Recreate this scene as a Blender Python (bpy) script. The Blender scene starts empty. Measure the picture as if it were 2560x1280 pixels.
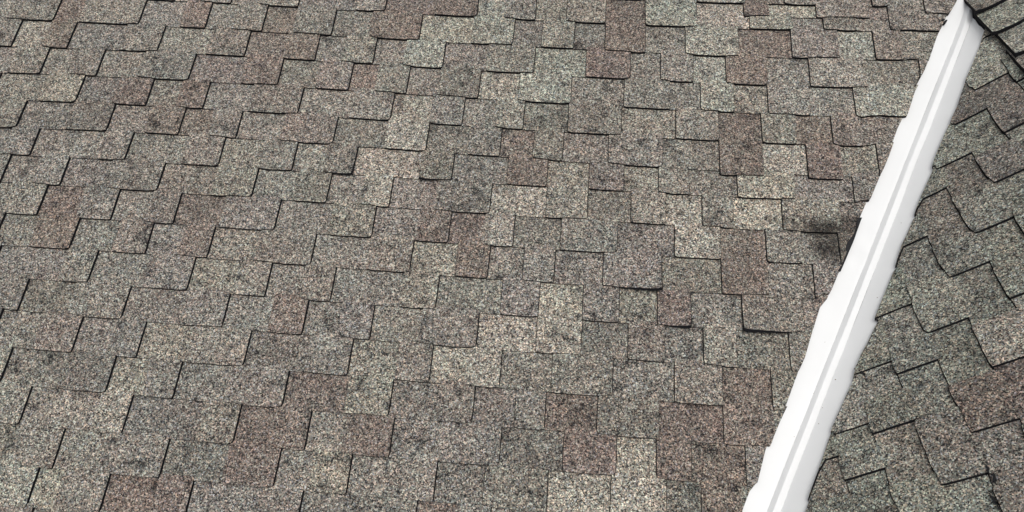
import bpy, math, random
from mathutils import Matrix, Vector

# ------------------------------------------------------------------ camera, sky, sun, exposure
sc = bpy.context.scene
HEIGHT = 3.2                                   # the roof stands this far above the ground datum
P1 = math.radians(26.147)                      # pitch of the main slope
P2 = math.radians(45.172)                      # pitch of the side slope
X1 = Vector((1, 0, 0)); V1 = Vector((0, math.cos(P1), math.sin(P1))); N1 = Vector((0, -math.sin(P1), math.cos(P1)))
X2 = Vector((0, -1, 0)); V2 = Vector((math.cos(P2), 0, math.sin(P2))); N2 = Vector((-math.sin(P2), 0, math.cos(P2)))
O1 = Vector((0, 0, HEIGHT))
O2 = O1 + X1 * 0.819 + V1 * 0.127              # a point of the valley line

cam_d = bpy.data.cameras.new('camera')
cam = bpy.data.objects.new('camera', cam_d)
sc.collection.objects.link(cam)
cam_d.sensor_width = 36.0
cam_d.lens = 36.0 * 1780 / 2560
cam_d.clip_start = 0.05
cam_d.clip_end = 500
Mc = Matrix(((0.995821, -0.065053, 0.064098), (0.091239, 0.677975, -0.729401), (0.003993, 0.732201, 0.681077))).to_4x4()
cam.matrix_world = Matrix.Translation(O1 + N1 * 2.7032) @ Mc
sc.camera = cam

SUN_EL, SUN_AZ = math.radians(67), math.radians(178)   # azimuth from +Y towards +X: high, from behind the camera
world = bpy.data.worlds.new('World'); sc.world = world
world.use_nodes = True
wn = world.node_tree.nodes; wl = world.node_tree.links
sky = wn.new('ShaderNodeTexSky'); sky.sky_type = 'NISHITA'; sky.sun_disc = False
sky.sun_elevation = SUN_EL; sky.sun_rotation = SUN_AZ
sky.air_density = 1.0; sky.dust_density = 6.0; sky.ozone_density = 1.0
bg = wn['Background']; bg.inputs['Strength'].default_value = 0.15
hs = wn.new('ShaderNodeHueSaturation'); hs.inputs['Saturation'].default_value = 0.22      # thin overcast: a nearly white sky
wl.new(sky.outputs['Color'], hs.inputs['Color']); wl.new(hs.outputs['Color'], bg.inputs['Color'])

sun_d = bpy.data.lights.new('sun', 'SUN'); sun_d.energy = 0.85; sun_d.angle = math.radians(24); sun_d.color = (1.0, 0.98, 0.945)
sun = bpy.data.objects.new('sun', sun_d); sc.collection.objects.link(sun)
sdir = Vector((math.sin(SUN_AZ) * math.cos(SUN_EL), math.cos(SUN_AZ) * math.cos(SUN_EL), math.sin(SUN_EL)))
sun.rotation_euler = sdir.to_track_quat('Z', 'Y').to_euler()
sun.location = (0, 0, 12)

vs = sc.view_settings
vs.view_transform = 'Standard'; vs.look = 'None'; vs.gamma = 1.0; vs.exposure = -0.15; vs.use_curve_mapping = False

rnd = random.Random(11)

# ------------------------------------------------------------------ materials
def new_mat(name):
    m = bpy.data.materials.new(name); m.use_nodes = True
    nt = m.node_tree
    return m, nt, nt.nodes['Principled BSDF']

def math_node(nt, op, a, b=None, c=None):
    n = nt.nodes.new('ShaderNodeMath'); n.operation = op
    for i, x in enumerate((a, b, c)):
        if x is None: continue
        if hasattr(x, 'is_linked'): nt.links.new(x, n.inputs[i])
        else: n.inputs[i].default_value = x
    return n.outputs[0]

def map_range(nt, x, a, b, c, d, smooth=False):
    n = nt.nodes.new('ShaderNodeMapRange'); n.clamp = True
    if smooth: n.interpolation_type = 'SMOOTHSTEP'
    nt.links.new(x, n.inputs['Value'])
    for k, val in (('From Min', a), ('From Max', b), ('To Min', c), ('To Max', d)): n.inputs[k].default_value = val
    return n.outputs[0]

def mul_color(nt, a, b, fac=1.0):
    n = nt.nodes.new('ShaderNodeMix'); n.data_type = 'RGBA'; n.blend_type = 'MULTIPLY'
    n.inputs['Factor'].default_value = fac
    nt.links.new(a, n.inputs['A'])
    if hasattr(b, 'is_linked'): nt.links.new(b, n.inputs['B'])
    else: n.inputs['B'].default_value = b
    return n.outputs['Result']

STAINS = [  # soot marks on the main slope: (a, b, radius a, radius b, strength)
    (1.062, 1.230, 0.115, 0.060, 1.0), (1.078, 1.150, 0.075, 0.075, 1.0), (0.975, 1.238, 0.10, 0.034, 0.7),
    (1.165, 1.245, 0.07, 0.07, 0.75), (0.900, 1.250, 0.07, 0.03, 0.5)]

def granule_material():
    m, nt, bs = new_mat('mineral_granules')
    N, L = nt.nodes, nt.links
    geo = N.new('ShaderNodeNewGeometry'); pos = geo.outputs['Position']
    inf = N.new('ShaderNodeObjectInfo')
    v1 = N.new('ShaderNodeTexVoronoi'); v1.inputs['Scale'].default_value = 245; L.new(pos, v1.inputs['Vector'])
    sep = N.new('ShaderNodeSeparateColor'); L.new(v1.outputs['Color'], sep.inputs[0])
    v2 = N.new('ShaderNodeTexVoronoi'); v2.inputs['Scale'].default_value = 88; L.new(pos, v2.inputs['Vector'])
    sep2 = N.new('ShaderNodeSeparateColor'); L.new(v2.outputs['Color'], sep2.inputs[0])
    # each piece has its own stretch of the blotch pattern
    off = N.new('ShaderNodeVectorMath'); off.operation = 'MULTIPLY_ADD'
    comb = N.new('ShaderNodeCombineXYZ'); L.new(inf.outputs['Random'], comb.inputs[0]); L.new(inf.outputs['Random'], comb.inputs[2])
    L.new(comb.outputs[0], off.inputs[0]); off.inputs[1].default_value = (37, 0, 53); L.new(pos, off.inputs[2])
    nb = N.new('ShaderNodeTexNoise'); nb.inputs['Scale'].default_value = 17; nb.inputs['Detail'].default_value = 4; nb.inputs['Roughness'].default_value = 0.62
    L.new(off.outputs[0], nb.inputs['Vector'])
    amount = map_range(nt, inf.outputs['Random'], 0.0, 1.0, 0.08, 0.42)
    blotch = math_node(nt, 'MULTIPLY', map_range(nt, nb.outputs[0], 0.50, 0.74, 0.0, 1.0, True), amount)
    r = math_node(nt, 'SUBTRACT', sep.outputs[0], blotch)
    r = math_node(nt, 'MULTIPLY_ADD', math_node(nt, 'SUBTRACT', sep2.outputs[0], 0.5), 0.22, r)
    ramp = N.new('ShaderNodeValToRGB'); L.new(r, ramp.inputs[0])
    el = ramp.color_ramp.elements
    el[0].position = 0.0; el[0].color = (0.016, 0.016, 0.017, 1)
    el[1].position = 1.0; el[1].color = (0.56, 0.535, 0.48, 1)
    for p, c in ((0.12, (0.034, 0.033, 0.034, 1)), (0.27, (0.105, 0.100, 0.096, 1)), (0.55, (0.172, 0.163, 0.150, 1)), (0.82, (0.300, 0.287, 0.262, 1))):
        e = el.new(p); e.color = c
    # single granules are warm, pink, green or blue
    hue = N.new('ShaderNodeValToRGB'); L.new(sep.outputs[1], hue.inputs[0])
    he = hue.color_ramp.elements
    he[0].position = 0; he[0].color = (1.13, 0.98, 0.84, 1)
    he[1].position = 1; he[1].color = (0.88, 0.96, 1.17, 1)
    for p, c in ((0.3, (1.07, 0.95, 0.95, 1)), (0.55, (0.98, 1.03, 0.97, 1)), (0.8, (0.92, 1.04, 1.01, 1))):
        e = he.new(p); e.color = c
    col = mul_color(nt, ramp.outputs[0], hue.outputs[0])
    col = mul_color(nt, col, inf.outputs['Color'])
    nl = N.new('ShaderNodeTexNoise'); nl.inputs['Scale'].default_value = 3.2; nl.inputs['Detail'].default_value = 3
    L.new(pos, nl.inputs['Vector'])
    big = map_range(nt, nl.outputs[0], 0.3, 0.7, 0.88, 1.12)
    bc = N.new('ShaderNodeCombineColor')
    for i in range(3): L.new(big, bc.inputs[i])
    col = mul_color(nt, col, bc.outputs[0])
    # the colour blend drifts from brownish to greenish across single pieces
    nh = N.new('ShaderNodeTexNoise'); nh.inputs['Scale'].default_value = 6.5; nh.inputs['Detail'].default_value = 2; L.new(off.outputs[0], nh.inputs['Vector'])
    hr = N.new('ShaderNodeValToRGB'); L.new(nh.outputs[0], hr.inputs[0])
    hr.color_ramp.elements[0].position = 0.35; hr.color_ramp.elements[0].color = (1.02, 0.985, 0.975, 1)
    hr.color_ramp.elements[1].position = 0.65; hr.color_ramp.elements[1].color = (0.985, 1.01, 1.01, 1)
    col = mul_color(nt, col, hr.outputs[0])
    # soot
    dn = N.new('ShaderNodeTexNoise'); dn.inputs['Scale'].default_value = 26; dn.inputs['Detail'].default_value = 3; L.new(pos, dn.inputs['Vector'])
    total = None
    for a, b, ra, rb, st in STAINS:
        c = O1 + X1 * a + V1 * b
        sub = N.new('ShaderNodeVectorMath'); sub.operation = 'SUBTRACT'; L.new(pos, sub.inputs[0]); sub.inputs[1].default_value = c
        sca = N.new('ShaderNodeVectorMath'); sca.operation = 'MULTIPLY'; L.new(sub.outputs[0], sca.inputs[0]); sca.inputs[1].default_value = (1 / ra, 1 / rb, 1 / rb)
        ln = N.new('ShaderNodeVectorMath'); ln.operation = 'LENGTH'; L.new(sca.outputs[0], ln.inputs[0])
        dd = math_node(nt, 'MULTIPLY_ADD', math_node(nt, 'SUBTRACT', dn.outputs[0], 0.5), 1.1, ln.outputs['Value'])
        k = map_range(nt, dd, 0.15, 1.5, st, 0.0, True)
        total = k if total is None else math_node(nt, 'MAXIMUM', total, k)
    soot = N.new('ShaderNodeMix'); soot.data_type = 'RGBA'; soot.blend_type = 'MIX'
    L.new(total, soot.inputs['Factor']); L.new(col, soot.inputs['A'])
    dark = mul_color(nt, col, (0.22, 0.21, 0.21, 1)); L.new(dark, soot.inputs['B'])
    L.new(soot.outputs['Result'], bs.inputs['Base Color'])
    bs.inputs['Roughness'].default_value = 0.93
    bs.inputs['Specular IOR Level'].default_value = 0.25
    bmp = N.new('ShaderNodeBump'); bmp.inputs['Strength'].default_value = 0.35; bmp.inputs['Distance'].default_value = 0.0012
    L.new(v1.outputs['Distance'], bmp.inputs['Height']); bmp.invert = True
    L.new(bmp.outputs[0], bs.inputs['Normal'])
    return m

def simple_mat(name, c, rough, spec=0.3, noise=0.0, scale=60):
    m, nt, bs = new_mat(name)
    bs.inputs['Roughness'].default_value = rough
    bs.inputs['Specular IOR Level'].default_value = spec
    if noise:
        t = nt.nodes.new('ShaderNodeTexNoise'); t.inputs['Scale'].default_value = scale; t.inputs['Detail'].default_value = 5
        g = nt.nodes.new('ShaderNodeNewGeometry'); nt.links.new(g.outputs['Position'], t.inputs['Vector'])
        r = nt.nodes.new('ShaderNodeValToRGB'); nt.links.new(t.outputs[0], r.inputs[0])
        r.color_ramp.elements[0].position = 0.3; r.color_ramp.elements[1].position = 0.7
        r.color_ramp.elements[0].color = tuple(x * (1 - noise) for x in c) + (1,)
        r.color_ramp.elements[1].color = tuple(min(1, x * (1 + noise)) for x in c) + (1,)
        nt.links.new(r.outputs[0], bs.inputs['Base Color'])
    else:
        bs.inputs['Base Color'].default_value = c + (1,)
    return m

GRAN = granule_material()
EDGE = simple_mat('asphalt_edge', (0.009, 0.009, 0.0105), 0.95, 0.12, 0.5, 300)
FELT = simple_mat('roofing_felt', (0.018, 0.018, 0.02), 0.95, 0.2, 0.3, 40)
TAR = simple_mat('tar', (0.012, 0.012, 0.014), 0.75, 0.3, 0.5, 200)
WHITE = simple_mat('white_painted_metal', (0.735, 0.742, 0.738), 0.42, 0.4, 0.012, 9)
RUST = simple_mat('scratch_brown', (0.16, 0.11, 0.07), 0.8, 0.2)

TINT = {'n': (0.985, 0.96, 0.93), 'r': (0.86, 0.765, 0.73), 'l': (1.35, 1.32, 1.23), 'g': (1.21, 1.245, 1.175), 'd': (0.86, 0.84, 0.81),
        's': (0.945, 0.925, 0.885), 'v': (1.01, 1.06, 1.0), 'p': (0.98, 0.92, 0.89), 'm': (1.10, 1.07, 1.01)}
def tint(code, jit=0.05):
    c = TINT[code]; k = 1 + rnd.uniform(-jit, jit)
    return tuple(x * k * (1 + rnd.uniform(-0.015, 0.015)) for x in c) + (1.0,)

# ------------------------------------------------------------------ mesh helpers
def make_obj(name, verts, faces, mats, mat_idx=None, parent=None, loc=None, smooth=False):
    me = bpy.data.meshes.new(name); me.from_pydata(verts, [], faces); me.update()
    for mm in mats: me.materials.append(mm)
    if mat_idx: me.polygons.foreach_set('material_index', mat_idx)
    if smooth: me.polygons.foreach_set('use_smooth', [True] * len(me.polygons))
    o = bpy.data.objects.new(name, me); sc.collection.objects.link(o)
    if parent is not None: o.parent = parent
    if loc is not None: o.location = loc
    return o

def interp(table, x):
    if x <= table[0][0]: return table[0][1]
    for (xa, ya), (xb, yb) in zip(table, table[1:]):
        if x <= xb: return ya + (yb - ya) * (x - xa) / (xb - xa)
    return table[-1][1]

def smooth_noise(seed):
    r = random.Random(seed)
    ph = [(r.uniform(0, 6.28), r.uniform(0.6, 1.4)) for _ in range(3)]
    return lambda x: (math.sin(x * 0.022 * ph[0][1] + ph[0][0]) + 0.6 * math.sin(x * 0.055 * ph[1][1] + ph[1][0]) + 0.35 * math.sin(x * 0.13 * ph[2][1] + ph[2][0])) / 1.95

def frame(X, V, N, O):
    return Matrix(((X.x, V.x, N.x, O.x), (X.y, V.y, N.y, O.y), (X.z, V.z, N.z, O.z), (0, 0, 0, 1)))

TH = 7.9      # thickness of one shingle layer, mm
OVER = 14.0   # how far a piece runs on under the course above, mm

class Slope:
    """A roof slope laid in courses; a = along the course, b = up the slope, h = off the slope, all in mm."""
    def __init__(self, deck, line, trim, trim_side, lip=1.0, wave=3.0):
        self.lip, self.wave = lip, wave
        self.deck, self.line, self.trim, self.side = deck, line, trim, trim_side
        self.teeth = {}; self.cut = 0.0
        self.count = 0
    def raised(self, k, a):
        for t in self.teeth.get(k, ()):
            if t[0] <= a <= t[1]: return 1.0
        return 0.0
    def hollow(self, k, a):                       # 1 where the course below is low
        return 1 - sum(self.raised(k - 1, a + d) for d in (-16, -8, 0, 8, 16)) / 5
    def limit(self, a, b):
        if self.trim is None: return a
        t = interp(self.trim, b) + self.cut
        return min(a, t) if self.side > 0 else max(a, t)
    def piece(self, k, a0, a1, tooth, code, hang=0.0, lift=None, bottom=None, top=None, soft=None, collect=None):
        bot = bottom or (lambda a: self.line(k, a)); tp = top or (lambda a: self.line(k + 1, a))
        am = (a0 + a1) / 2
        # wholly cut away by the valley?
        bmid = bot(am)
        self.cut = random.Random(int(k * 10) + 77).uniform(-7, 7) + (0 if self.side > 0 else 9)   # every course is cut by hand
        if self.trim is not None:
            lim = [interp(self.trim, bmid + q) for q in (0, 70, 140)]
            if self.side > 0 and a0 >= max(lim) - 4: return None
            if self.side < 0 and a1 <= min(lim) + 4: return None
        if not tooth:
            a0 -= 1.5; a1 += 1.5
        trimmed = self.trim is not None and (self.limit(a1, bmid + 140) != a1 or self.limit(a0, bmid + 140) != a0 or self.limit(a1, bmid) != a1 or self.limit(a0, bmid) != a0)
        na = max(5, min(14, int((a1 - a0) / 17)))
        ss = [0, 0.10, 0.32, 0.55, 0.78, 1.0] if trimmed else [0, 0.10, 0.45, 1.0]
        nb = len(ss)
        self.count += 1
        w = smooth_noise(self.count * 7 + 1); w2 = smooth_noise(self.count * 7 + 2)
        rr = random.Random(self.count * 13 + 5)
        tilt = rr.uniform(-0.7, 0.7); wav = rr.uniform(0.6, 1.5)
        lj = rr.uniform(0.2, 0.9)
        skl, skr = rr.uniform(-1.5, 1.5), rr.uniform(-1.5, 1.5)
        V = []; lifted = lift is not None
        prof = []
        for j, s in enumerate(ss):
            for i in range(na + 1):
                f = i / na
                lo = a0 + skl * (s - 0.5) + rr.uniform(-0.5, 0.5); hi = a1 + skr * (s - 0.5) + rr.uniform(-0.5, 0.5)
                a_ref = a0 + (a1 - a0) * f
                b0 = bot(a_ref) - hang; b1 = tp(a_ref) + OVER
                hol = self.hollow(k, a_ref)
                b0 += -self.wave * hol * (1.0 if tooth else 0.6) + wav * w(a_ref) + rr.uniform(-0.5, 0.5) + 1.0
                if tooth and j == 0 and i in (0, na): b0 += 2.6
                b = b0 + (b1 - b0) * s
                lo2, hi2 = self.limit(lo, b), self.limit(hi, b)
                if hi2 - lo2 < 2:
                    if self.side > 0: lo2 = hi2 - 2
                    else: hi2 = lo2 + 2
                if tooth and j == 0: lo2 += 1.2; hi2 -= 1.2
                a = lo2 + (hi2 - lo2) * f
                se = (b - (bot(a_ref))) / (tp(a_ref) - bot(a_ref))
                h = (TH if tooth else 0.0) + TH * (1 - se) + lj + tilt * (f - 0.5) + 0.35 * w2(a + 3 * b)
                h -= 0.34 * TH * hol * max(0, 1 - s) ** 2
                if lifted: h += lift(f) * max(0, 1 - s) ** 1.6
                if i in (0, na): h -= 0.5
                if j == 0: h -= 0.5
                prof.append((a, b, h))
        nrow = na + 1
        V = list(prof); F = []; MI = []
        for j in range(nb - 1):
            for i in range(na):
                q = j * nrow + i
                F.append((q, q + 1, q + nrow + 1, q + nrow)); MI.append(0)
        # skirt: dark cut edges, flared at the foot to draw in shadow lines too
        ring = [(0, i) for i in range(na + 1)] + [(j, na) for j in range(1, nb)] + [(nb - 1, i) for i in range(na - 1, -1, -1)] + [(j, 0) for j in range(nb - 2, 0, -1)]
        base = len(V)
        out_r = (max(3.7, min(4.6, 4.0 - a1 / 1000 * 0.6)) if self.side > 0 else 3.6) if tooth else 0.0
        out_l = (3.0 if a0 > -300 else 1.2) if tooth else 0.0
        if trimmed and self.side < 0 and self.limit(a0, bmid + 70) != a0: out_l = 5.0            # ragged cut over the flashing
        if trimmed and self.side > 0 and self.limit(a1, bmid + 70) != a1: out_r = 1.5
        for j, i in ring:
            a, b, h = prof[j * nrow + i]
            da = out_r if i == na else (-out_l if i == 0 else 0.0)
            db = (-self.lip - (0.62 * lift(i / na) if lifted else 0)) if j == 0 else 0.0  # lifted tabs get a wider dark lip in place of the shadow beneath
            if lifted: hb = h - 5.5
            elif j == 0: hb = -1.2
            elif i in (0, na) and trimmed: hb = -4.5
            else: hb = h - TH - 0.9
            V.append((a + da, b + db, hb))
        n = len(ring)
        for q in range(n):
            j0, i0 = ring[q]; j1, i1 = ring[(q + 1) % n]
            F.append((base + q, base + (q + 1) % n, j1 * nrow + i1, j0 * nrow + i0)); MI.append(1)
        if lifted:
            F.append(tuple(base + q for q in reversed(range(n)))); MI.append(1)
        if collect is not None:
            o0 = len(collect[0]); collect[0].extend([(x / 1000, y / 1000, z / 1000) for x, y, z in V])
            collect[1].extend([tuple(o0 + x for x in f) for f in F]); collect[2].extend(MI)
            return None
        c = Vector((sum(p[0] for p in prof) / len(prof), sum(p[1] for p in prof) / len(prof), 0))
        o = make_obj('shingle_tab' if tooth else 'shingle_base', [((x - c.x) / 1000, (y - c.y) / 1000, z / 1000) for x, y, z in V], F, [GRAN, EDGE], MI, self.deck, c / 1000)
        o.color = tint(code)
        return o

def deck_object(name, X, V, N, O, poly, label, cat):
    """The felted deck under a slope, a thin slab; poly in metres in the slope's own plane."""
    n = len(poly)
    vt = [(x, y, -0.006) for x, y in poly] + [(x, y, -0.03) for x, y in poly]
    fc = [tuple(range(n)), tuple(range(2 * n - 1, n - 1, -1))] + [(i, i + n, (i + 1) % n + n, (i + 1) % n) for i in range(n)]
    o = make_obj(name, vt, fc, [FELT])
    o.matrix_world = frame(X, V, N, O)
    o['kind'] = 'structure'; o['label'] = label; o['category'] = cat
    return o

# ------------------------------------------------------------------ main slope: courses traced as (tab from, tab to, look of the tab, look of the base after it)
ROWS = {
 14: [(-2900,-2760,'n','n'),(-2600,-2450,'n','p'),(-2250,-2050,'n','n'),(-1880,-1700,'p','n'),(-1500,-1330,'n','m'),(-1100,-930,'n','p'),(-720,-500,'p','r'),(-449,-278,'n','n'),(-20,90,'n','n'),(156,305,'m','m'),(568,788,'g','r'),(966,1109,'n','p'),(1361,1431,'n','n'),(1591,9999,'p','n')],
 13: [(-2980,-2800,'n','n'),(-2660,-2530,'n','n'),(-2391,-2250,'p','n'),(-2109,-1917,'n','n'),(-1787,-1637,'n','m'),(-1492,-1308,'m','n'),(-1026,-888,'m','r'),(-651,-452,'r','g'),(-324,-178,'n','m'),(-32,147,'m','r'),(331,563,'g','l'),(805,997,'g','n'),(1134,1281,'s','p'),(1428,9999,'d','n')],
 12: [(-2980,-2850,'n','n'),(-2712,-2479,'s','r'),(-2350,-2056,'m','n'),(-1852,-1729,'r','n'),(-1600,-1454,'m','r'),(-1304,-1120,'n','s'),(-939,-706,'r','l'),(-463,-271,'g','d'),(-137,8,'m','d'),(152,332,'r','n'),(514,749,'g','r'),(987,1192,'p','g'),(1350,1471,'p','n')],
 11: [(-2838,-2635,'s','m'),(-2483,-2362,'r','n'),(-2108,-1923,'n','m'),(-1689,-1505,'p','r'),(-1322,-1172,'r','n'),(-1044,-901,'m','s'),(-759,-578,'g','n'),(-378,-164,'n','g'),(71,268,'r','n'),(404,547,'n','g'),(692,869,'r','n'),(1056,1298,'m','n'),(1535,9999,'n','n')],
 10: [(-2964,-2785,'n','n'),(-2604,-2447,'n','m'),(-2303,-2176,'n','n'),(-1975,-1736,'n','p'),(-1488,-1318,'r','d'),(-1142,-989,'p','r'),(-867,-725,'s','p'),(-581,-401,'s','l'),(-221,10,'g','n'),(246,444,'s','n'),(579,722,'g','m'),(869,1044,'n','n'),(1238,9999,'g','g')],
 9: [(-2790,-2635,'s','s'),(-2402,-2230,'m','d'),(-2056,-1899,'r','p'),(-1757,-1633,'r','n'),(-1423,-1195,'p','m'),(-961,-777,'p','l'),(-601,-457,'n','n'),(-312,-190,'m','s'),(7,236,'s','m'),(472,652,'n','r'),(837,980,'m','r'),(1132,1255,'p','p')],
 8: [(-2679,-2461,'s','n'),(-2234,-2042,'d','n'),(-1867,-1711,'r','r'),(-1576,-1448,'n','n'),(-1250,-1012,'p','d'),(-781,-600,'l','s'),(-416,-279,'s','r'),(-134,-9,'s','p'),(187,415,'n','s'),(656,835,'r','l'),(1019,1159,'r','m'),(1310,9999,'p','n')],
 7: [(-2720,-2569,'n','n'),(-2477,-2352,'n','n'),(-2042,-1916,'n','n'),(-1659,-1495,'p','m'),(-1314,-1167,'n','m'),(-1028,-899,'s','l'),(-612,-473,'s','n'),(-236,-68,'r','m'),(110,254,'p','m'),(400,524,'n','d'),(726,959,'l','n'),(1198,9999,'n','n')],
 6: [(-2591,-2439,'n','n'),(-2294,-2169,'n','n'),(-1968,-1733,'n','p'),(-1494,-1315,'m','n'),(-1132,-990,'s','m'),(-844,-721,'l','p'),(-523,-297,'s','l'),(-61,108,'m','n'),(289,430,'m','l'),(580,704,'n','l'),(903,1135,'m','p')],
 5: [(-2665,-2519,'n','n'),(-2384,-2224,'m','r'),(-2048,-1898,'n','n'),(-1744,-1623,'p','r'),(-1423,-1186,'n','n'),(-955,-774,'m','d'),(-586,-454,'r','r'),(-311,-188,'l','s'),(7,236,'n','d'),(468,651,'l','r'),(833,972,'n','n'),(1120,9999,'p','p')],
 4: [(-2537,-2368,'s','s'),(-2210,-2034,'r','n'),(-1850,-1707,'p','n'),(-1563,-1440,'r','m'),(-1239,-1005,'n','n'),(-771,-595,'p','l'),(-410,-278,'r','n'),(-135,-12,'n','n'),(185,415,'n','n'),(653,833,'r','n'),(1012,9999,'p','p')],
 3: [(-2448,-2334,'n','n'),(-2035,-1910,'n','n'),(-1678,-1490,'n','m'),(-1297,-1165,'n','n'),(-1021,-897,'p','n'),(-613,-471,'m','s'),(-212,-64,'n','l'),(111,251,'n','m'),(402,529,'r','n'),(729,961,'n','p')],
 2: [(-2342,-2164,'d','d'),(-1953,-1727,'n','p'),(-1485,-1310,'n','n'),(-1124,-985,'r','n'),(-843,-714,'n','n'),(-519,-295,'n','l'),(-62,110,'l','d'),(292,431,'p','n'),(579,702,'m','n'),(902,9999,'n','n')],
 1: [(-2391,-2230,'n','n'),(-2048,-1888,'p','n'),(-1742,-1623,'n','m'),(-1423,-1189,'m','d'),(-946,-778,'n','m'),(-592,-460,'p','l'),(-313,-191,'l','s'),(7,236,'s','n'),(469,646,'m','r'),(829,9999,'m','n')],
 0: [(-2286,-2135,'g','s'),(-1876,-1705,'d','m'),(-1565,-1436,'n','n'),(-1237,-1007,'p','r'),(-766,-597,'m','d'),(-414,-281,'p','n'),(-121,-11,'n','r'),(186,411,'s','r'),(648,831,'r','n')],
 -1: [(-2200,-2006,'g','m'),(-1719,-1596,'m','d'),(-1309,-1165,'p','r'),(-1035,-891,'r','m'),(-751,-573,'r','n'),(-390,-167,'n','d'),(67,258,'r','l'),(405,529,'r','r'),(725,9999,'n','n')],
 -2: [(-2322,-2130,'s','s'),(-2004,-1824,'n','n'),(-1648,-1411,'n','d'),(-1174,-980,'r','n'),(-852,-710,'m','n'),(-511,-391,'m','d'),(-212,16,'s','l'),(244,440,'l','d'),(565,705,'r','n')],
 -3: [(-2330,-2180,'s','s'),(-2078,-1878,'g','l'),(-1776,-1601,'m','r'),(-1410,-1282,'r','n'),(-1015,-869,'n','d'),(-568,-448,'m','r'),(-305,-180,'n','n'),(76,215,'n','n'),(353,477,'n','n'),(600,9999,'n','n')],
}
LINES = {-3: (0, 0, 0, 60.), -2: (0.5, 2, 2, 62.5), -1: (-1.52, .51, 4.74, 205.2), 0: (1.19, 4.42, -.26, 346.4), 1: (.44, 2.06, -3.56, 488.1), 2: (-.87, 1.37, -.6, 636.), 3: (2.4, 8.15, 1.52, 777.6),
         4: (3.3, 8., -.66, 922.3), 5: (1.49, 5.34, 2.09, 1066.2), 6: (2., 6.33, -.55, 1206.3), 7: (2.09, 5.43, -.37, 1348.1), 8: (4.79, 8.47, -13.41, 1473.6), 9: (3.99, 8.18, -9.77, 1615.9),
         10: (3.85, 8.8, -8.27, 1759.2), 11: (4.3, 9.46, -9.29, 1905.4), 12: (2.83, 8.87, -4.29, 2052.7), 13: (4.05, 11.12, -5.15, 2201.8), 14: (3, 9, -5, 2346.), 15: (3, 9, -5, 2490.)}
def line1(k, a):
    if k > 15: return 2490 + 143.5 * (k - 15)
    if k < -2: return 62.5 + 142.5 * (k + 2)
    x = max(-2.6, min(1.6, a / 1000)); c = LINES[k]
    return ((c[0] * x + c[1]) * x + c[2]) * x + c[3]
TRIM1 = [(712,118),(750,208),(767,219),(803,342),(862,470),(871,480),(938,645),(958,684),(1013,845),(1041,919),(1063,935),(1119,1059),(1177,1187),(1210,1272),(1247,1350),(1305,1477),(1348,1568),(1423,1749),(1441,1774),(1493,1911),(1535,1988),(1559,2031),(1631,2211),(1686,2327),(1738,2418)]
TRIM1 = [(b, a) for a, b in TRIM1]
TRIM1 = [(-900, 712 - 1018 * 0.438)] + TRIM1 + [(2700, 1738 + 282 * 0.438)]

RIDGE_T = 1.555                                  # how far up the side slope its ridge lies, m
x_ridge = 0.819 + RIDGE_T * math.cos(P2)
vs_ = lambda u: 0.127 + (u - 0.819) / 0.438      # valley line on the main slope
deck1 = deck_object('main_roof_slope', X1, V1, N1, O1,
                    [(-4.2, -0.62), (0.819 + (-0.62 - 0.127) * 0.438, -0.62), (0.819 + (2.95 - 0.127) * 0.438, 2.95), (-4.2, 2.95)],
                    'large brown-grey shingled roof slope filling the picture left of the white valley', 'roof')
S1 = Slope(deck1, line1, TRIM1, +1, 1.2, 3.6)
for k, row in ROWS.items(): S1.teeth[k] = [(a, b) for a, b, _, _ in row]

def lift_right(amount): return lambda f: amount * max(0, f - 0.15) / 0.85
def lift_left(amount): return lambda f: amount * max(0, 0.85 - f) / 0.85
def lift_mid(amount): return lambda f: amount * (0.35 + 0.65 * math.sin(math.pi * f))
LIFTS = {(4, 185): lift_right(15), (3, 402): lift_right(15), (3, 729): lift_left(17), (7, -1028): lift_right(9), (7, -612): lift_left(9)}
HANG = {(8, 656): 19, (8, 1019): 17, (14, 1591): 42, (12, 152): 4, (12, 514): 4, (10, 869): 3, (10, 1238): 3}
FAR = 9999
for k, row in ROWS.items():
    for q, (a, b, ct, cg) in enumerate(row):
        top = bot = None
        if k == 13 and 700 < a < 1300:                 # a doubled, short course near the top of the valley
            top = lambda x: line1(13, x) + 76
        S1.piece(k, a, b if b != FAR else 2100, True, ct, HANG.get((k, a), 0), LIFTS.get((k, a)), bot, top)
        nxt = row[q + 1][0] if q + 1 < len(row) else 2100
        if b != FAR:
            S1.piece(k, b, nxt, False, cg, 0, None, bot, top if (k != 13 or nxt < 1400) else None)
# the short course itself
mid = lambda x: line1(13, x) + 70
S1.teeth[13.5] = [(781, 893), (1107, 1345)]
S1.teeth[12.5] = S1.teeth[13]
S1.teeth[14.5] = S1.teeth[13.5]
for a, b, t_, c in ((781, 893, True, 'r'), (893, 1107, False, 'l'), (1107, 1345, True, 'p'), (1345, 1428, False, 'p')):
    S1.piece(13.5, a, b, t_, c, 0, None, mid, lambda x: line1(14, x))

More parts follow.
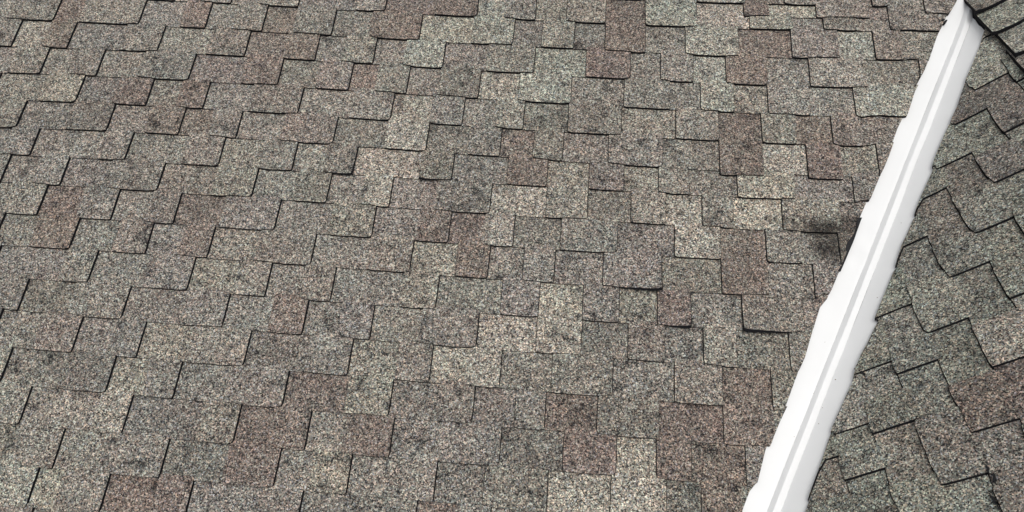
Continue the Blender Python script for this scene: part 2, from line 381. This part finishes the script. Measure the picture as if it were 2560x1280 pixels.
# beyond the picture's edge the courses simply go on
coll = ([], [], [])
r2 = random.Random(5)
for k in list(range(-6, -3)) + list(ROWS) + [15, 16]:
    full = k not in ROWS
    a = -4150 + r2.uniform(0, 150); end = ROWS[k][0][0] if not full else 2100
    out = []
    while a < end - 60:
        w = r2.choice((125, 145, 180, 230)); g = r2.choice((110, 140, 190, 260))
        out.append((a, min(a + w, end), min(a + w + g, end))); a += w + g
    S1.teeth.setdefault(k, []); S1.teeth[k] = [(p, q) for p, q, _ in out] + list(S1.teeth[k])
    for p, q, s in out:
        S1.piece(k, p, q, True, 'n', collect=coll)
        if s - q > 8: S1.piece(k, q, s, False, 'n', collect=coll)
    if not full and out:
        pass
o = make_obj('outlying_shingles', coll[0], coll[1], [GRAN, EDGE], coll[2], deck1); o.color = TINT['n'] + (1,); o['kind'] = 'stuff'

# ------------------------------------------------------------------ side slope
ROWS2 = {
 -4: [(-60, 130, 'v', 'v'), (330, 480, 'v', 'v'), (650, 800, 'v', 'v')],
 -3: [(-200, 60, 'v', 'v'), (190, 330, 'v', 'v'), (520, 700, 'v', 'v')],
 -2: [(-400, -122, 'v', 'n'), (20, 150, 'v', 'v'), (360, 520, 'v', 'v')],
 -1: [(-500, -201, 'g', 'v'), (-120, -27, 'g', 'v'), (100, 240, 'd', 'v'), (420, 560, 'v', 'v')],
 0: [(-600, -402, 'v', 'g'), (-280, -155, 'v', 'm'), (38, 190, 'g', 'v'), (380, 540, 'v', 'v')],
 1: [(-800, -600, 'v', 'g'), (-462, -340, 'v', 'v'), (-148, 85, 'n', 'g'), (330, 480, 'v', 'v')],
 2: [(-1000, -868, 'v', 'v'), (-680, -449, 'g', 'v'), (-226, -46, 'r', 'n'), (132, 300, 'd', 'v'), (420, 560, 'v', 'v')],
 3: [(-1300, -1053, 'v', 'd'), (-795, -634, 'v', 'v'), (-409, -235, 'l', 'r'), (-20, 190, 'v', 'v'), (330, 480, 'v', 'v')],
 4: [(-1400, -1164, 'v', 'd'), (-985, -771, 'v', 'v'), (-593, -453, 'v', 'g'), (-300, -120, 'v', 'v'), (60, 240, 'v', 'v'), (420, 560, 'v', 'v')],
 5: [(-1600, -1351, 'd', 'v'), (-1126, -956, 'd', 'v'), (-800, -640, 'v', 'v'), (-420, -230, 'v', 'v'), (-60, 120, 'v', 'v'), (300, 470, 'v', 'v')],
 6: [(-1900, -1482, 'g', 'd'), (-1306, -1173, 'd', 'v'), (-1000, -830, 'v', 'v'), (-640, -500, 'v', 'v'), (-300, -90, 'v', 'v'), (100, 280, 'v', 'v'), (440, 560, 'v', 'v')],
 7: [(-2100, -1760, 'g', 'g'), (-1575, -1400, 'v', 'v'), (-1180, -1000, 'v', 'v'), (-820, -600, 'v', 'v'), (-420, -260, 'v', 'v'), (-60, 150, 'v', 'v'), (330, 520, 'v', 'v')],
 8: [(-2250, -1900, 'v', 'v'), (-1700, -1500, 'v', 'v'), (-1300, -1100, 'v', 'v'), (-900, -700, 'v', 'v'), (-500, -300, 'v', 'v'), (-100, 100, 'v', 'v'), (300, 520, 'v', 'v')],
}
T_LINES = {-4: -130, -3: 7, -2: 144, -1: 281, 0: 412, 1: 552, 2: 687, 3: 825, 4: 962, 5: 1097, 6: 1222, 7: 1356, 8: 1490, 9: 1553}
def line2(k, a): return T_LINES[k] if k in T_LINES else T_LINES[-4] + 137 * (k + 4)
TRIM2 = [(-1786,1360),(-1764,1353),(-1660,1282),(-1581,1223),(-1552,1202),(-1445,1136),(-1385,1089),(-1372,1074),(-1282,1008),(-1196,949),(-1173,943),(-1055,853),(-997,816),(-912,757),(-875,725),(-805,685),(-739,639),(-601,541),(-591,538),(-562,524),(-480,450),(-421,409),(-408,407),(-378,393),(-227,277),(-217,272),(-125,216),(-2,136),(35,115)]
TRIM2 = [(b, a) for a, b in TRIM2][::-1]
TRIM2 = [(-200, 35 + 315 * 1.49)] + TRIM2 + [(1700, -1786 - 340 * 1.49)]
ratio = 0.82217377 * 1 / 0.40141447 * math.cos(P2)          # run along the course for one unit up the slope, on the valley
deck2 = deck_object('side_roof_slope', X2, V2, N2, O2, [(0.62, -0.42), (0.62, RIDGE_T), (-RIDGE_T * ratio, RIDGE_T), (0.42 * ratio, -0.42)],
                    'steeper greenish-grey shingled roof slope right of the white valley', 'roof')
S2 = Slope(deck2, line2, TRIM2, -1, 6.5, 8.0)
for k, row in ROWS2.items(): S2.teeth[k] = [(a, b) for a, b, _, _ in row]
coll2 = ([], [], [])
def outside2(a0, a1, k):
    """true where a piece lies wholly past the right or lower edge of the photograph"""
    b = line2(k, 0); b1 = line2(k + 1, 0)
    lim = interp([(-200, 60), (121, 60), (726, 219), (1053, -598), (1461, -1622), (1700, -2200)], b)
    return a0 > lim + 60 and not (k <= 3 and a0 < 215 and b < 740)
for k, row in ROWS2.items():
    for q, (a, b, ct, cg) in enumerate(row):
        nxt = row[q + 1][0] if q + 1 < len(row) else 620
        S2.piece(k, a, b, True, ct, 0, None, collect=coll2 if outside2(a, b, k) else None)
        S2.piece(k, b, nxt, False, cg, 0, None, collect=coll2 if outside2(b, nxt, k) else None)
o = make_obj('outlying_shingles', coll2[0], coll2[1], [GRAN, EDGE], coll2[2], deck2); o.color = TINT['s'] + (1,); o['kind'] = 'stuff'

# ------------------------------------------------------------------ valley flashing: two flanges and the raised rib between them
ldir = Vector((0.40141447, 0.82217377, 0.40360465)).normalized()
g1 = N1.cross(ldir); g1 = g1 if g1.x < 0 else -g1            # across, into the main slope
g2 = N2.cross(ldir); g2 = g2 if g2.x > 0 else -g2            # across, into the side slope
nb_ = (N1 + N2).normalized()
base1 = O1 + X1 * 0.819 + V1 * 0.127
RIB_W, RIB_H = 0.0215, 0.0185
X_CUT = 0.819 + 1.385 * math.cos(P2)
DENTS = [(1.236, 1.222, 0.034, 0.007), (1.188, 1.120, 0.032, 0.009), (1.212, 1.170, 0.022, -0.002)]
def strip(name, prof, parent, start=-1.15, n=110):
    """prof: across positions as (offset vector); runs up the valley to the cut end under the ridge"""
    V = []; F = []; m = len(prof)
    for r in range(n + 1):
        for c, p in enumerate(prof):
            end = (X_CUT + 0.0012 * math.sin(c * 1.7) - base1.x - p.x) / ldir.x
            t = start + (end - start) * r / n
            q = base1 + p + ldir * t
            w = q - O1; a, b = w.dot(X1), w.dot(V1)
            for da, db, rad, dep in DENTS:
                d2 = ((a - da) ** 2 + (b - db) ** 2) / rad ** 2
                if d2 < 9: q = q + N1 * dep * math.exp(-d2)
            q = q + nb_ * (0.0009 * math.sin(t * 5.3 + c * 0.4) + 0.0004 * math.sin(t * 13 + c * 0.6))
            V.append(q)
    for r in range(n):
        for c in range(m - 1):
            k = r * m + c
            F.append((k, k + 1, k + m + 1, k + m))
    org = parent.location
    o = make_obj(name, [v - org for v in V], F, [WHITE], None, parent, None, True)
    return o
flash = bpy.data.objects.new('valley_flashing', None); sc.collection.objects.link(flash)
flash.location = base1
flash['label'] = 'long white metal valley flashing with a raised rib between the two roof slopes'
flash['category'] = 'flashing'
foot1 = g1 * RIB_W - N1 * 0.0035; foot2 = g2 * RIB_W - N2 * 0.0035; apex = nb_ * RIB_H
W_L, W_R = 0.175, 0.185
strip('flange', [g1 * (RIB_W + (W_L - RIB_W) * (1 - i / 12)) - N1 * 0.0035 for i in range(13)], flash)
strip('rib', [foot1, foot1.lerp(apex, 0.5), foot1.lerp(apex, 0.93), apex + nb_ * -0.0004, foot2.lerp(apex, 0.93), foot2.lerp(apex, 0.5), foot2], flash)
strip('flange', [g2 * (RIB_W + (W_R - RIB_W) * (i / 12)) - N2 * 0.0035 for i in range(13)], flash)

def blob(name, parent, frame_m, pts, h0, h1, mat):
    """a thin irregular patch, pts in mm in a slope's plane"""
    n = len(pts)
    vt = [frame_m @ Vector((a / 1000, b / 1000, h0 / 1000)) for a, b in pts] + [frame_m @ Vector((a / 1000, b / 1000, h1 / 1000)) for a, b in pts]
    inv = parent.matrix_world.inverted()
    vt = [inv @ v for v in vt]
    fc = [tuple(range(n, 2 * n))] + [(i, (i + 1) % n, (i + 1) % n + n, i + n) for i in range(n)]
    return make_obj(name, vt, fc, [mat], None, parent)
bpy.context.view_layer.update()
FR1, FR2 = frame(X1, V1, N1, O1), frame(X2, V2, N2, O2)
def wobble(a, b, ra, rb, n=11, seed=1, rot=0.0):
    r = random.Random(seed); out = []
    for i in range(n):
        t = 2 * math.pi * i / n; k = r.uniform(0.35, 1.2)
        x, y = ra * k * math.cos(t), rb * k * math.sin(t)
        out.append((a + x * math.cos(rot) - y * math.sin(rot), b + x * math.sin(rot) + y * math.cos(rot)))
    return out
# tar on the flashing and small specks
for i, (a, b, ra, rb) in enumerate(((1662, 2296, 7, 6), (1669, 2280, 9, 5), (1675, 2291, 4, 7))):
    blob('tar_spot', flash, FR1, wobble(a, b, ra, rb, 9, i), 2, 19, TAR)
for i, (a, b, ra, rb) in enumerate(((-424, 336, 1.5, 2.2), (-273, 233, 1.3, 1.6), (-330, 262, 1.2, 1.4), (-700, 575, 1.3, 1.3), (-1000, 760, 1.4, 1.2), (-1130, 905, 1.3, 1.2))):
    blob('speck', flash, FR2, wobble(a, b, ra, rb, 7, 20 + i), -5, -1.6, RUST)
for i, (a, b, ra, rb) in enumerate(((985, 560, 1.2, 1.4), (1040, 760, 1.2, 1.4), (885, 330, 1.3, 1.2), (905, 395, 1.2, 1.2))):
    blob('speck', flash, FR1, wobble(a, b, ra, rb, 7, 40 + i), -5, -1.6, RUST)

blob('scratch', flash, FR1, [(1606, 1936), (1608, 1950), (1613, 1958), (1619, 1957), (1613, 1953), (1610, 1946), (1609, 1936)], 0, 8.5, TAR)
# black strip along the cut edge beside the soot mark
pts = [(b, interp(TRIM1, b)) for b in range(1050, 1300, 14)]
left = [(a - 15 - 6 * math.sin(b * 0.05) + 10 * abs(b - 1180) / 130, b) for b, a in pts]; right = [(a + 1.5, b) for b, a in pts]
blob('dark_edge_strip', deck1, FR1, right + left[::-1], 3, 13.5, TAR)
# tar and torn spots on the side slope
for i, (a, b, ra, rb, rot) in enumerate(((-418, 420, 16, 8, 0.4), (-395, 440, 20, 7, 0.2), (-594, 548, 9, 6, 0), (-205, 774, 22, 5, 0.3), (78, 688, 20, 9, -0.1), (110, 694, 22, 10, -0.2), (136, 699, 10, 14, 0), (168, 670, 24, 8, 0.2), (196, 676, 14, 7, 0.5))):
    blob('tar_smear', deck2, FR2, wobble(a, b, ra * 0.75, rb * 0.5, 19, 70 + i, rot), 4, 13.2 if b < 720 else 9.8, TAR)

# ------------------------------------------------------------------ ridge caps along the top of the side slope
caps = bpy.data.objects.new('ridge_cap_row', None); sc.collection.objects.link(caps)
caps.location = O2 + X2 * -1.7 + V2 * RIDGE_T
caps['label'] = 'row of overlapping thick ridge cap shingles at the upper right corner'
caps['category'] = 'ridge cap'
bpy.context.view_layer.update()
def cap_piece(s_end, length, edge_t, code, seed, raise_edge):
    r = random.Random(seed)
    VB = Vector((math.cos(P2), 0, -math.sin(P2)))                      # down the far side
    NBk = Vector((math.sin(P2), 0, math.cos(P2)))
    crest = O2 + V2 * RIDGE_T
    na, ns = 14, 8
    top = []
    for j in range(ns + 1):
        f = j / ns; s = (s_end - length * (1 - f)) / 1000
        for i in range(na + 1):
            g = i / na
            reach = (RIDGE_T - edge_t / 1000)
            x = -reach + 2 * reach * g                                   # across the ridge
            h = 0.020 + 0.017 * f + 0.0006 * r.uniform(-1, 1)
            if g < 0.5:
                h += raise_edge / 1000 * (1 - g / 0.5) ** 2 * (0.35 + 0.65 * f)
            if abs(x) < 0.035:                                           # rounded crest
                k = 1 - (abs(x) / 0.035) ** 2; h -= 0.010 * k
            sj = s + (0.0010 * r.uniform(-1, 1)) + (-0.012 * (abs(g - 0.5) * 2) ** 6 if j == ns else 0)
            if x <= 0: q = crest + V2 * x + N2 * h
            else: q = crest + VB * x + NBk * h
            top.append(q + X2 * sj)
    m = na + 1
    V = list(top) + [q - (N2 if (k % m) <= na / 2 else NBk) * 0.0145 - (V2 * 0.008 if k % m == 0 else V2 * 0) + (X2 * 0.003 if k // m == ns else X2 * 0) for k, q in enumerate(top)]
    off = len(top); F = []; MI = []
    for j in range(ns):
        for i in range(na):
            k = j * m + i
            F.append((k, k + m, k + m + 1, k + 1)); MI.append(0)
            F.append((k + off, k + 1 + off, k + m + 1 + off, k + m + off)); MI.append(1)
    ring = [i for i in range(m)] + [j * m + na for j in range(1, ns + 1)] + [ns * m + i for i in range(na - 1, -1, -1)] + [j * m for j in range(ns - 1, 0, -1)]
    for a, b in zip(ring, ring[1:] + ring[:1]):
        F.append((a, b, b + off, a + off)); MI.append(1)
    org = caps.location
    o = make_obj('cap_shingle', [v - org for v in V], F, [GRAN, EDGE], MI, caps)
    o.color = tint(code); return o
for q, (s_end, et, code, re_) in enumerate(((-2090, 1380, 'n', 14), (-1894, 1400, 'n', 20), (-1698, 1394, 'g', 16), (-1502, 1404, 'g', 12), (-1336, 1392, 's', 5), (-1140, 1392, 's', 4), (-944, 1392, 's', 4))):
    cap_piece(s_end, 262, et, code, 90 + q, re_)
